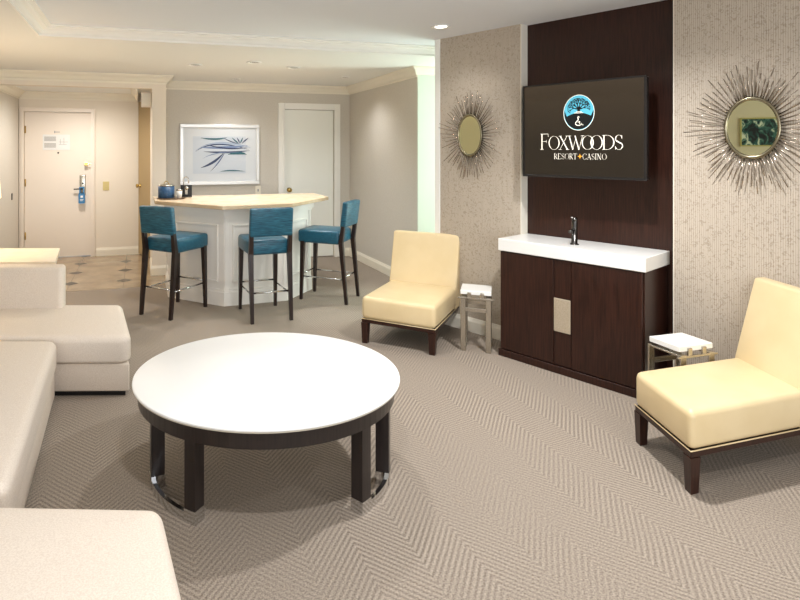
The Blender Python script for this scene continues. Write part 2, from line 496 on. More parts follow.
# television wall
def ts(name, mb, mat, parent=None):
    if parent is None:
        return struct(mb.build(name, mat, None, TO, TA))
    return mb.build(name, mat, parent)
ts('wall_tv_left', MB().box(-.75, 0, 0, .20, 0, CZ), M['wallpaper'])
ts('wall_tv_right', MB().box(1.025, 7.6, 0, .20, 0, CZ), M['wallpaper'])
ts('wall_tv_alcove', MB().box(0, 1.025, .09, .20, 0, CZ), M['darkwood'])
ts('trim_4', MB().box(-.80, -.75, -.012, .20, 0, CZ, .003, 1), M['trimwhite'])
ts('trim_5', MB().box(0, .006, -.002, .09, 0, CZ).box(1.019, 1.025, .002, .09, 0, CZ), M['trimcream'])
tp = [(-o, z) for o, z in base_prof]
ts('baseboard_tv_left', MB().extrude_path(tp, [(-.75, 0), (-.005, 0)]), M['trimcream'])
ts('baseboard_tv_right', MB().extrude_path(tp, [(1.03, 0), (7.0, 0)]), M['trimcream'])

# ------------------------------------------------------------------ doors
def casing(mb, u0, u1, z1, v, w=.085, t=.032):
    mb.box(u0-w, u0, v-t, v, 0, z1+w, .006, 2)
    mb.box(u1, u1+w, v-t, v, 0, z1+w, .006, 2)
    mb.box(u0, u1, v-t, v, z1, z1+w, .006, 2)
    mb.box(u0-.03, u0, v-t-.010, v-t, 0, z1+.03)
    mb.box(u1, u1+.03, v-t-.010, v-t, 0, z1+.03)
    mb.box(u0, u1, v-t-.010, v-t, z1, z1+.03)
def door_root(name):
    o = bpy.data.objects.new(name, None); col.objects.link(o)
    o.rotation_euler = (0, 0, ROOM); struct(o); return o
d = door_root('door_1')
mb = MB(); casing(mb, -1.517, -.657, 2.03, 8.4, .055); mb.build('door_frame', M['doorcream'], d)
leaf = MB().box(-1.514, -.660, 8.425, 8.47, .01, 2.025, .003, 1).build('door_panel', M['doorcream'], d)
for z in (.32, 1.05, 1.78):
    MB().tube([(-1.505, 8.418, z-.05), (-1.505, 8.418, z+.05)], .010, 8).build('hinge', M['brass'], leaf)
MB().box(-.808, -.728, 8.405, 8.424, .86, 1.15, .012, 4).build('lock_plate', M['nickel'], leaf)
MB().lathe([(0, 0), (.012, 0), (.012, .006), (0, .006)], 16, Matrix.Translation((-.765, 8.404, 1.03)) @ Matrix.Rotation(PI/2, 4, 'X')).build('key_cylinder', M['black'], leaf)
MB().tube([(-.765, 8.405, .955), (-.765, 8.375, .955)], .011).tube([(-.765, 8.377, .955), (-.80, 8.372, .955), (-.88, 8.374, .953)], .009).build('lever_handle', M['darkchrome'], leaf)
MB().box(-.74, -.62, 8.372, 8.380, 1.295, 1.31, .003).box(-.745, -.70, 8.366, 8.424, 1.28, 1.325, .004).build('swing_latch', M['brass'], leaf)
MB().lathe([(0, 0), (.012, 0), (.010, .008), (0, .008)], 16, Matrix.Translation((-1.087, 8.425, 1.46)) @ Matrix.Rotation(PI/2, 4, 'X')).build('peephole', M['darkchrome'], leaf)

nt = thing('evacuation_notice', 'white printed notice with grey blocks of text fixed on the entrance door', 'notice', rm(-1.10, 8.424)+(1.50,), ROOM)
MB().box(-.185, .165, -.004, -.0005, 0, .215).build('paper', M['paper'], nt)
mb = MB()
for z0 in (.125, .035):
    for k in range(5):
        mb.box(-.165, -.015, -.0048, -.004, z0+k*.013, z0+k*.013+.008)
mb.build('text_block', M['greyprint'], nt)
MB().box(.02, .125, -.0048, -.004, .075, .079).box(.04, .044, -.0048, -.004, .075, .15).box(.085, .089, -.0048, -.004, .07, .17).box(.02, .14, -.0048, -.004, .11, .114).build('floor_plan', M['greyprint'], nt)
sg = MB().box(-.02, .045, -.003, -.0005, 0, .010).box(-.028, -.016, -.004, -.0005, -.012, .022)
o = sg.build('small_sign', M['greyprint'], None, rm(-1.11, 8.424)+(1.745,), ROOM)
tag(o, 'tiny dark lettered sign above the printed notice on the entrance door', 'sign')
# do not disturb tag
mb = MB()
b = bmesh.new()
mb.box(-.042, .042, -.0015, .0015, -.20, -.055, .012, 3).box(-.034, -.018, -.0015, .0015, -.06, .018).box(.018, .034, -.0015, .0015, -.06, .018).box(-.034, .034, -.0015, .0015, .014, .03)
hang = thing('door_hanger', 'blue hanging card looped on the entrance door lever', 'tag', rm(-.775, 8.368)+(.953,), ROOM)
mb.build('card', M['bluetag'], hang)
MB().box(-.022, .022, -.0022, -.0015, -.15, -.14).box(-.022, .012, -.0022, -.0015, -.165, -.158).box(-.015, .015, -.0022, -.0015, -.12, -.09).build('print', M['white'], hang)

d = door_root('door_2')
mb = MB(); casing(mb, 1.907, 2.634, 2.06, 7.45, .085); mb.build('door_frame', M['trimwhite'], d)
leaf = MB().box(1.91, 2.631, 7.475, 7.515, .01, 2.055, .003, 1).build('door_panel', M['doorwhite'], d)
MB().lathe([(0, 0), (.032, 0), (.030, .008), (.012, .012), (.012, .03), (.028, .042), (.030, .056), (.018, .066), (0, .068)], 24, Matrix.Translation((1.985, 7.475, .95)) @ Matrix.Rotation(PI/2, 4, 'X')).build('door_knob', M['brass'], leaf)
d = door_root('door_3')
ang = Matrix.Translation((-.015, 8.37, 0)) @ Matrix.Rotation(R(-64), 4, 'Z')
leaf = MB().box(0, .36, 0, .04, .012, 2.19, .003, 1, ang).build('door_panel', M['doortan'], d)
MB().lathe([(0, 0), (.028, 0), (.026, .008), (.012, .012), (.012, .03), (.028, .042), (.028, .056), (0, .064)], 20, ang @ Matrix.Translation((.06, 0, .99)) @ Matrix.Rotation(PI/2, 4, 'X')).build('door_knob', M['brass'], leaf)

def plate(name, label, cat, loc, rz, w, h, mat, slot=True, slotmat=None):
    t = thing(name, label, cat, loc, rz)
    MB().box(-w/2, w/2, -.008, -.0005, -h/2, h/2, .003).build('cover_plate', mat, t)
    if slot:
        MB().box(-w*.12, w*.12, -.014, -.008, -h*.14, h*.14, .001).build('toggle', slotmat or mat, t)
    return t
M['brassplate'] = new_mat('brass_plate', (206, 188, 128), .4, .3)
plate('light_switch', 'brass switch plate on the cream wall right of the entrance door', 'light switch', rm(-.456, 8.4)+(.99,), ROOM, .085, .125, M['brassplate'])
plate('wall_outlet', 'cream outlet plate on the wall under the framed print', 'outlet', rm(1.544, 7.45)+(.955,), ROOM, .075, .12, M['trimcream'], True, M['greyprint'])
plate('thermostat', 'small dark control on the grey wall left of the entrance door', 'control', rm(-1.58, 7.95)+(.90,), ROOM+PI/2, .05, .085, M['black'], False)
bx = thing('wall_speaker', 'small white box mounted high beside the hall opening', 'wall box', rm(.145, 7.18)+(2.03,), ROOM)
MB().box(-.125, -.004, -.05, .05, 0, .18, .008, 3).build('housing', M['doorcream'], bx)
MB().box(-.118, -.010, -.056, -.05, .012, .168, .004).build('front_cover', M['trimcream'], bx)

# downlights
def downlight(u, v, z, label, lit, world=None, s=1.0):
    loc = (world if world else rm(u, v))+(z,)
    t = thing('ceiling_downlight', label, 'ceiling light', loc, ROOM, 'recessed ceiling downlights')
    MB().lathe([(.048*s, -.001), (.075*s, -.001), (.078*s, -.006), (.070*s, -.010), (.050*s, -.006), (.048*s, -.001)], 32).build('trim_ring', M['white'], t)
    MB().lathe([(0, -.0025), (.047*s, -.0025), (.047*s, -.0005), (0, -.0005)], 32).build('lamp', M['bulb'] if lit else M['nickel'], t)
    return t
downlight(0, 0, CZ, 'round white downlight near the top corner of the patterned wall', True, (1.10, 4.37))
downlight(.556, 5.905, SZ, 'downlight in the lowered ceiling, leftmost above the bar', False)
downlight(1.114, 5.573, SZ, 'downlight in the lowered ceiling above the bar middle, nearest the white moulding', False)
downlight(1.603, 5.825, SZ, 'downlight in the lowered ceiling, right of the bar middle', False)
downlight(1.157, 6.93, SZ, 'small downlight in the lowered ceiling close to the framed print wall', False, s=.8)
downlight(2.409, 6.41, SZ, 'faint downlight in the lowered ceiling near the white door corner', False, s=.8)

# ------------------------------------------------------------------ framed print
p = thing('framed_print', 'wide silver framed abstract print of blue strokes above the bar', 'picture', rm(1.033, 7.45)+(1.04,), ROOM)
W2, HH, fw = .525, .80, .045
MB().box(-W2, W2, -.032, -.001, 0, fw, .004).box(-W2, W2, -.032, -.001, HH-fw, HH, .004).box(-W2, -W2+fw, -.032, -.001, fw, HH-fw, .004).box(W2-fw, W2, -.032, -.001, fw, HH-fw, .004).build('frame', new_mat('silver_frame', (214, 212, 208), .3, .5), p)
MB().box(-W2+fw, W2-fw, -.014, -.002, fw, HH-fw).build('mat_board', new_mat('mat_board', (226, 231, 236), .5), p)
MB().box(-.36, .34, -.016, -.014, .15, .64).build('artwork', new_mat('art_paper', (214, 222, 232), .6), p)
art = {'navy': new_mat('ink_navy', (62, 76, 112), .6), 'blue': new_mat('ink_blue', (128, 148, 186), .6), 'teal': new_mat('ink_teal', (58, 108, 122), .6), 'pale': new_mat('ink_pale', (176, 192, 214), .6)}
def stroke(pts, w, mat, k=[0]):
    """a tapered brush stroke lying on the print: quadratic bezier pts in frame metres"""
    k[0] += 1
    yy = -.0163-.0003*k[0]
    b = bmesh.new(); L = []; Rr = []
    n = 22
    for i in range(n+1):
        s = i/n
        a = (1-s)**2; c = 2*s*(1-s); e = s*s
        x = a*pts[0][0]+c*pts[1][0]+e*pts[2][0]; z = a*pts[0][1]+c*pts[1][1]+e*pts[2][1]
        dx = 2*(1-s)*(pts[1][0]-pts[0][0])+2*s*(pts[2][0]-pts[1][0]); dz = 2*(1-s)*(pts[1][1]-pts[0][1])+2*s*(pts[2][1]-pts[1][1])
        l = math.hypot(dx, dz)+1e-9
        ww = w*(math.sin(PI*min(max(s, .02), .98))**.8)
        L.append(b.verts.new((x-dz/l*ww, yy, z+dx/l*ww))); Rr.append(b.verts.new((x+dz/l*ww, yy, z-dx/l*ww)))
    for i in range(n):
        b.faces.new([L[i], Rr[i], Rr[i+1], L[i+1]])
    m_ = MB(); m_._merge(b, False)
    return m_.build('brush_stroke', mat, p)
# frame px -> metres : 1 px of the picture is 13.3 mm
def fp(x, y): return ((x-219.5)*.01329, (184-y)*.01333)
S = lambda pts, w, c: stroke([fp(*q) for q in pts], w, art[c])
S([(195, 150), (215, 137), (250, 147)], .018, 'pale')
S([(195, 151), (212, 138), (248, 149)], .008, 'navy')
S([(200, 147), (222, 148), (247, 145)], .018, 'blue')
S([(205, 144), (225, 150), (247, 147)], .010, 'navy')
S([(203, 151), (225, 153), (249, 150)], .012, 'navy')
S([(227, 154), (238, 151), (246, 154)], .020, 'teal')
S([(200, 167), (214, 163), (223, 152)], .016, 'navy')
S([(209, 171), (218, 163), (224, 152)], .006, 'navy')
S([(212, 168), (219, 160), (223, 153)], .005, 'blue')
S([(200, 137.5), (215, 140), (226, 137)], .012, 'teal')
S([(222, 137), (230, 142), (238, 143)], .006, 'navy')
S([(231, 137), (235, 141), (238, 143)], .009, 'teal')
S([(236, 137), (238, 140), (239, 143)], .008, 'navy')
S([(242, 137), (241, 140), (239, 143)], .009, 'teal')
S([(248, 137), (244, 140), (241, 143)], .008, 'navy')
S([(219, 171), (230, 169), (244, 171)], .008, 'teal')
S([(202, 158), (215, 150), (238, 152)], .005, 'blue')

# ------------------------------------------------------------------ bar
bar = thing('bar_counter_base', 'white panelled octagonal bar base standing on the carpet under the pale counter', 'bar', (0, 0, 0), ROOM)
bp_ = [(.28, 6.43), (.28, 5.86), (.78, 5.36), (1.42, 5.40), (1.79, 5.77), (1.79, 6.43)]
def inset(poly, d):
    n = len(poly); out = []
    a = sum(poly[i][0]*poly[(i+1) % n][1]-poly[(i+1) % n][0]*poly[i][1] for i in range(n))
    s = 1 if a > 0 else -1
    for i in range(n):
        p0, p1, p2 = Vector(poly[i-1]), Vector(poly[i]), Vector(poly[(i+1) % n])
        d0 = (p1-p0).normalized(); d1 = (p2-p1).normalized()
        n0 = Vector((-d0.y, d0.x))*s; n1 = Vector((-d1.y, d1.x))*s
        m_ = n0+n1; m_ = m_/m_.dot(n0)
        q = p1+m_*d
        out.append((q.x, q.y))
    return out
MB().prism(inset(bp_, .02), .0, .94).build('body', M['barwhite'], bar)
MB().prism(bp_, .0, .13).prism(inset(bp_, .008), .13, .155).build('plinth', M['barwhite'], bar)
MB().prism(inset(bp_, .0), .86, .885).prism(inset(bp_, -.02), .885, .94).build('cornice', M['barwhite'], bar)
# raised panel mouldings on each visible side
for i in range(0, 5):
    a = Vector(inset(bp_, .02)[i]); b2 = Vector(inset(bp_, .02)[i+1])
    L = (b2-a).length
    dd = (b2-a).normalized(); an = math.atan2(dd.y, dd.x)
    MM = Matrix.Translation((a.x, a.y, 0)) @ Matrix.Rotation(an, 4, 'Z')
    mb = MB()
    e = .075
    for (x0, x1, z0, z1) in [(e, L-e, .22, .24), (e, L-e, .76, .78), (e, e+.02, .24, .76), (L-e-.02, L-e, .24, .76)]:
        mb.box(x0, x1, -.014, .002, z0, z1, .004, 2, MM)
    mb.box(0, .035, -.010, .002, .155, .86, .002, 1, MM)
    mb.box(L-.035, L, -.010, .002, .155, .86, .002, 1, MM)
    mb.build('panel_moulding', M['barwhite'], bar)
ct = thing('bar_countertop', 'pale polished counter slab with angled front resting on the white bar', 'countertop', (0, 0, 0), ROOM)
tp_ = [(.15, 6.47), (.15, 5.95), (.74, 5.20), (1.44, 5.28), (2.03, 5.92), (2.03, 6.47)]
MB().prism(tp_, .942, .98, .006, 2, smooth=False).build('slab', M['counterwood'], ct)

# bar stools -------------------------------------------------------
def make_stool(w):
    h = w/2
    t = thing('bar_stool', '', 'bar stool')
    MB().box(-h+.005, h-.005, -.19, .255, .572, .705, .028, 4).build('seat', M['tealside'], t)
    lean = Matrix.Translation((0, -.225, .745)) @ Matrix.Rotation(R(7), 4, 'X')
    MB().box(-h-.0, h+.0, -.028, .028, 0, .25, .016, 4, lean).build('backrest', M['teal'], t)
    def leg(x0, y0, x1, y1, z0, z1, a, b_):
        b = bmesh.new()
        lo = [b.verts.new((x0+sx*a, y0+sy*a, z0)) for sx, sy in ((-1, -1), (1, -1), (1, 1), (-1, 1))]
        hi = [b.verts.new((x1+sx*b_, y1+sy*b_, z1)) for sx, sy in ((-1, -1), (1, -1), (1, 1), (-1, 1))]
        b.faces.new(lo[::-1]); b.faces.new(hi)
        for i in range(4): b.faces.new([lo[i], lo[(i+1) % 4], hi[(i+1) % 4], hi[i]])
        m_ = MB(); m_._merge(b, False); return m_
    for s in (-1, 1):
        l = leg(s*(h-.018), -.262, s*(h-.018), -.205, 0, .60, .014, .021)
        l2 = leg(s*(h-.018), -.205, s*(h-.018), -.232, .58, .78, .0205, .017)
        me = bpy.data.meshes.new('x'); l2.bm.to_mesh(me); l2.bm.free(); l.bm.from_mesh(me); bpy.data.meshes.remove(me)
        l.build('leg', M['stoolwood'], t)
        leg(s*(h-.022), .222, s*(h-.028), .205, 0, .60, .013, .021).build('leg', M['stoolwood'], t)
    q = h-.025
    MB().tube([(-q, .218, .255), (q, .218, .255)], .008).build('footrest_bar', M['chrome'], t)
    MB().tube([(-q, -.236, .255), (q, -.236, .255)], .008).build('footrest_bar', M['chrome'], t)
    for s in (-1, 1):
        MB().tube([(s*q, -.236, .235), (s*q, .218, .235)], .007).build('footrest_bar', M['chrome'], t)
    return t
s0 = make_stool(.39)
spots = [(-1.165, 5.25, -29.5, 'teal stool at the left end of the bar, beside the tiled hall floor'),
         (-.33, 5.135, 19, 'teal stool with its back square to the middle of the bar, between the other two'),
         (.285, 5.70, 65.5, 'teal stool turned sideways at the right end of the bar near the baseboard')]
for i, (x, y, a, lb) in enumerate(spots):
    o = s0 if i == 0 else copy_tree(s0)
    o.location = (x, y, 0); o.rotation_euler = (0, 0, R(a)); o['label'] = lb; o['group'] = 'teal bar stools around the bar'

# things on the bar -------------------------------------------------
TZ = .98
tr = thing('serving_tray', 'thin dark oval tray holding the ice bucket on the left of the counter', 'tray', (-1.375, 5.98, TZ), ROOM)
MB().lathe([(0, 0), (.135, 0), (.145, .012), (.138, .012), (.130, .010), (0, .010)], 40, None, 1.05).build('dish', new_mat('bronze_tray', (120, 96, 72), .3, .6), tr)
bk = thing('ice_bucket', 'blue cylindrical ice bucket with a metal lid and looped handle on the tray', 'ice bucket', (-1.43, 5.99, TZ+.0102), 0)
MB().lathe([(0, 0), (.083, 0), (.086, .004), (.086, .125), (0, .125)], 40).build('body', M['bucketblue'], bk)
MB().lathe([(0, .125), (.086, .125), (.088, .130), (.086, .138), (.05, .146), (0, .147)], 40).build('lid', M['nickel'], bk)
MB().tube([(-.028+.056*k/10, 0, .145+.032*math.sin(PI*k/10)) for k in range(11)], .004, 8).build('handle', M['brass'], bk)
gl = thing('white_cup', 'small white cup standing right of the ice bucket on the tray', 'cup', (-1.285, 5.965, TZ+.0102), 0)
MB().lathe([(0, 0), (.024, 0), (.031, .085), (.028, .085), (.022, .006), (0, .006)], 28).build('cup_body', M['white'], gl)
MB().lathe([(.0285, .075), (.033, .075), (.033, .09), (.0285, .09)], 28).build('rim_band', M['nickel'], gl)
cd = thing('card_holder', 'small black square stand with a pale figure on it right of the cup', 'card holder', (-1.255, 6.18, TZ), R(4))
MB().box(-.062, .062, -.006, .006, .0, .135, .003).box(-.05, .05, -.03, .03, 0, .006).build('board', M['black'], cd)
MB().box(-.012, .016, -.008, -.006, .03, .105, .0).lathe([(0, 0), (.02, 0), (.02, .002), (0, .002)], 20, Matrix.Translation((.004, -.0065, .10)) @ Matrix.Rotation(PI/2, 4, 'X')).build('pale_figure', M['nickel'], cd)
tap = thing('bar_tap', 'slim chrome gooseneck tap behind the tray on the counter', 'tap', (-1.30, 6.26, TZ), R(-20))
MB().lathe([(0, 0), (.02, 0), (.02, .012), (.009, .02), (.009, .05), (0, .05)], 20).build('base', M['chrome'], tap)
MB().tube([(0, 0, .02), (0, 0, .19)]+[(.03-.03*math.cos(PI*k/8), 0, .19+.03*math.sin(PI*k/8)) for k in range(1, 9)]+[(.06, 0, .15)], .006, 8).build('spout', M['chrome'], tap)

# ------------------------------------------------------------------ coffee table
ctb = thing('coffee_table', 'large round white-topped coffee table with dark apron on the carpet', 'coffee table', (-.155, 2.665, 0))
EY = .905                                                # the top is very slightly oval
OV = Matrix.Diagonal((1, EY, 1, 1))
MB().lathe([(0, .438), (.618, .438), (.622, .440), (.623, .444), (.622, .448), (.618, .450), (0, .450)], 128, OV).build('tabletop', M['white_table'], ctb)
MB().lathe([(.60, .4335), (.619, .4335), (.619, .4375), (.60, .4375), (.60, .4335)], 128, OV, smooth=False).build('edge_band', M['edge'], ctb)
def ring(r0, r1, z0, z1, seg=96, a0=None, a1=None, n=12):
    if a0 is None:
        return MB().lathe([(r0, z0), (r1, z0), (r1, z1), (r0, z1), (r0, z0)], seg, OV, smooth=False)
    poly = [(r1*math.cos(a0+(a1-a0)*k/n), r1*math.sin(a0+(a1-a0)*k/n)) for k in range(n+1)]+[(r0*math.cos(a1-(a1-a0)*k/n), r0*math.sin(a1-(a1-a0)*k/n)) for k in range(n+1)]
    return MB().prism(poly, z0, z1, M=OV, smooth=False)
ring(.53, .597, .362, .433).build('apron', M['tablewood'], ctb)
for c, sep, r1 in ((219, 19, .545), (-28.5, 13.5, .580), (95.5, 14, .56)):
    for s in (-1, 1):
        a = R(c+s*sep); hw = R(2.9)
        ring(r1-.06, r1, .055, .38, a0=a-hw, a1=a+hw, n=3).build('leg', M['tablewood'], ctb)
        ring(r1-.062, r1+.002, .0, .055, a0=a-hw-.003, a1=a+hw+.003, n=3).build('chrome_shoe', M['chrome'], ctb)
    ring(r1-.020, r1-.001, .0, .040, a0=R(c-sep+3.0), a1=R(c+sep-3.0), n=12).build('curved_foot_bar', M['chrome'], ctb)
    a = R(c)
    MM = Matrix.Rotation(a, 4, 'Z')
    MB().box(.38, .50, -.018, .018, .325, .362, .004, 2, MM).build('stretcher', M['tablewood'], ctb)
    MB().box(.50, .512, -.018, .018, .326, .361, .004, 2, MM).build('stretcher_cap', M['brass'], ctb)

# ------------------------------------------------------------------ slipper chairs
def make_chair(label, x, y, th, W, D, zs, zb, lean, k, name='lounge_chair'):
    t = thing(name, label, 'armchair', (x, y, 0), th, 'cream leather slipper chairs')
    h = W/2; lh = .16
    K = Matrix(((1, k, 0, 0), (0, 1, 0, 0), (0, 0, 1, 0), (0, 0, 0, 1)))
    T = .12
    full = D+lean+T*.75
    MB().box(-h, h, 0, D+.03, lh+.028, zs, .034, 5, K).build('seat_cushion', M['cream'], t)
    # back: sheared slab from seat level
    b = bmesh.new()
    pts = [(D-.02, lh+.028), (D+.0, zs), (D+lean, zb), (D+lean+T*.62, zb), (full, lh+.028)]
    lo = [b.verts.new((-h, p_[0], p_[1])) for p_ in pts]; hi = [b.verts.new((h, p_[0], p_[1])) for p_ in pts]
    b.faces.new(lo); b.faces.new(hi[::-1])
    n = len(pts)
    for i in range(n): b.faces.new([lo[(i+1) % n], lo[i], hi[i], hi[(i+1) % n]])
    bmesh.ops.recalc_face_normals(b, faces=b.faces[:])
    bmesh.ops.bevel(b, geom=b.edges[:], offset=.014, segments=4, profile=.5, affect='EDGES')
    b.transform(K)
    m_ = MB(); m_._merge(b, True); m_.build('backrest', M['cream'], t)
    MB().box(-h+.004, h-.004, .004, full-.03, lh, lh+.028, .003, 1, K).build('base_frame', M['darkwood'], t)
    MB().tube([tuple((K @ Vector(q))) for q in [(-h+.003, .003, lh+.031), (h-.003, .003, lh+.031), (h-.003, full-.04, lh+.031)]], .0032, 8).build('piping', M['cream'], t)
    for sx in (-1, 1):
        for (yy, sl) in ((.028, 0), (full-.06, .03)):
            b = bmesh.new()
            x0 = sx*(h-.028)
            a, c = .021, .027
            lo = [b.verts.new((x0+i*a, yy+sl+j*a, 0)) for i, j in ((-1, -1), (1, -1), (1, 1), (-1, 1))]
            hi = [b.verts.new((x0+i*c, yy+j*c, lh)) for i, j in ((-1, -1), (1, -1), (1, 1), (-1, 1))]
            b.faces.new(lo[::-1]); b.faces.new(hi)
            for q in range(4): b.faces.new([lo[q], lo[(q+1) % 4], hi[(q+1) % 4], hi[q]])
            b.transform(K)
            m_ = MB(); m_._merge(b, False); m_.build('leg', M['darkwood'], t)
    return t
make_chair('cream leather slipper chair between the bar stools and the dark cabinet', .729, 4.214, -.509, .585, .63, .362, .778, .119, 0)
make_chair('cream leather slipper chair at the right edge, in front of the large sunburst mirror', 1.706, 2.655, -1.632, .46, .66, .365, .788, .141, -.37)

# ------------------------------------------------------------------ small white-topped tables
def side_table(label, x, y, rz, w, dp, H=.445):
    t = thing('side_table', label, 'side table', (x, y, 0), rz, 'small chrome side tables with white tops')
    h = w/2; e = dp/2
    MB().box(-h, h, -e, e, H-.03, H, .003, 2).build('tabletop', M['white_stone'], t)
    p_ = .012
    for sx in (-1, 1):
        MB().box(sx*(h-.02)-p_*1.6, sx*(h-.02)+p_*1.6, -e-.012, -e+.0, 0, H-.045, .002, 1).box(sx*(h-.02)-p_*1.6, sx*(h-.02)+p_*1.6, e-.0, e+.012, 0, H-.045, .002, 1).box(sx*(h-.02)-p_*1.6, sx*(h-.02)+p_*1.6, -e, e, 0, .012, .002, 1).box(sx*(h-.02)-p_*1.6, sx*(h-.02)+p_*1.6, -e, e, H-.057, H-.045, .002, 1).build('side_loop', M['nickel'], t)
    for sy in (-1, 1):
        MB().box(-h+.03, h-.03, sy*(e+.006)-.006, sy*(e+.006)+.006, H-.155, H-.125, .002, 1).build('cross_bar', M['nickel'], t)
    MB().box(-h-.02, h+.02, -e-.014, -e-.002, H-.062, H-.05, .002, 1).build('front_rail', M['nickel'], t)
    for sx in (-1, 1):
        MB().box(sx*h*.42-.014, sx*h*.42+.014, -e-.010, -e+.004, H-.052, H-.012, .003, 2).build('clip', M['nickel'], t)
        MB().tube([(sx*h*.62, 0, H-.048), (sx*h*.62, 0, H-.029)], .012).build('spacer', M['chrome'], t)
    return t
side_table('small chrome side table with a white top between the left cream chair and the cabinet', 1.345, 4.27, R(-20), .22, .22, .45)
side_table('small chrome side table with a white top behind the right cream chair', 2.14, 3.15, R(16), .24, .185, .435)

# ------------------------------------------------------------------ cabinet (wall frame)
cab = thing('vanity_cabinet', 'dark espresso cabinet with two doors under the television', 'cabinet', TO, TA)
MB().box(.012, .960, -.278, .085, .05, .766, .002, 1).build('body', M['darkwood'], cab)
MB().box(.0, .970, -.306, .085, 0, .05, .002, 1).build('plinth', M['darkwood'], cab)
MB().box(.014, .408, -.300, -.279, .056, .762, .002, 1).build('door', M['darkwood'], cab)
MB().box(.529, .953, -.300, -.279, .056, .762, .002, 1).build('door', M['darkwood'], cab)
MB().box(.411, .526, -.296, -.279, .056, .762, .002, 1).build('center_panel', M['darkwood'], cab)
MB().box(.413, .524, -.305, -.297, .282, .505, .002, 1).build('inset_plate', M['fabric_tile'], cab)
vt = thing('vanity_counter', 'thick white counter slab lying on the dark cabinet', 'countertop', TO, TA)
MB().box(.0, .975, -.31, .085, .768, .855, .004, 2).build('slab', M['white_stone'], vt)
fc = thing('faucet', 'slim dark chrome faucet standing on the white counter', 'faucet', tw(.48, -.15, .855), TA)
MB().lathe([(0, 0), (.028, 0), (.028, .006), (.019, .008), (.019, .150), (.017, .156), (.017, .162), (.019, .166), (.018, .185), (0, .187)], 24).build('body', M['darkchrome'], fc)
MB().tube([(0, -.01, .100), (0, -.07, .092)], .010, 12).build('spout', M['darkchrome'], fc)
MB().tube([(0, 0, .178), (0, -.045, .190)], .005, 8).build('lever', M['chrome'], fc)

# ------------------------------------------------------------------ television
tv = thing('television', 'flat television showing a resort logo on the dark wood wall', 'television', tw(.513, -.145, 1.312), TA+R(1.2))
TW, TH = .403, .652
MB().box(-TW, TW, .006, .05, 0, TH, .004, 2).box(-.2, .2, .05, .20, .16, .46).build('housing', M['black'], tv)
MB().box(-TW-.004, TW+.004, -.006, .010, -.004, .012, .002, 1).box(-TW-.004, TW+.004, -.006, .010, TH-.008, TH+.004, .002, 1).box(-TW-.004, -TW+.008, -.006, .010, .012, TH-.008).box(TW-.010, TW+.006, -.006, .03, .012, TH-.008).build('bezel', new_mat('bezel', (58, 56, 56), .2, .7), tv)
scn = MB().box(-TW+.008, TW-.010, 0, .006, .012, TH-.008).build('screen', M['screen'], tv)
def flat(mb, poly, y):
    b = bmesh.new()
    f = b.faces.new([b.verts.new((x, y, z)) for x, z in poly])
    bmesh.ops.triangulate(b, faces=[f])
    mb._merge(b, False)
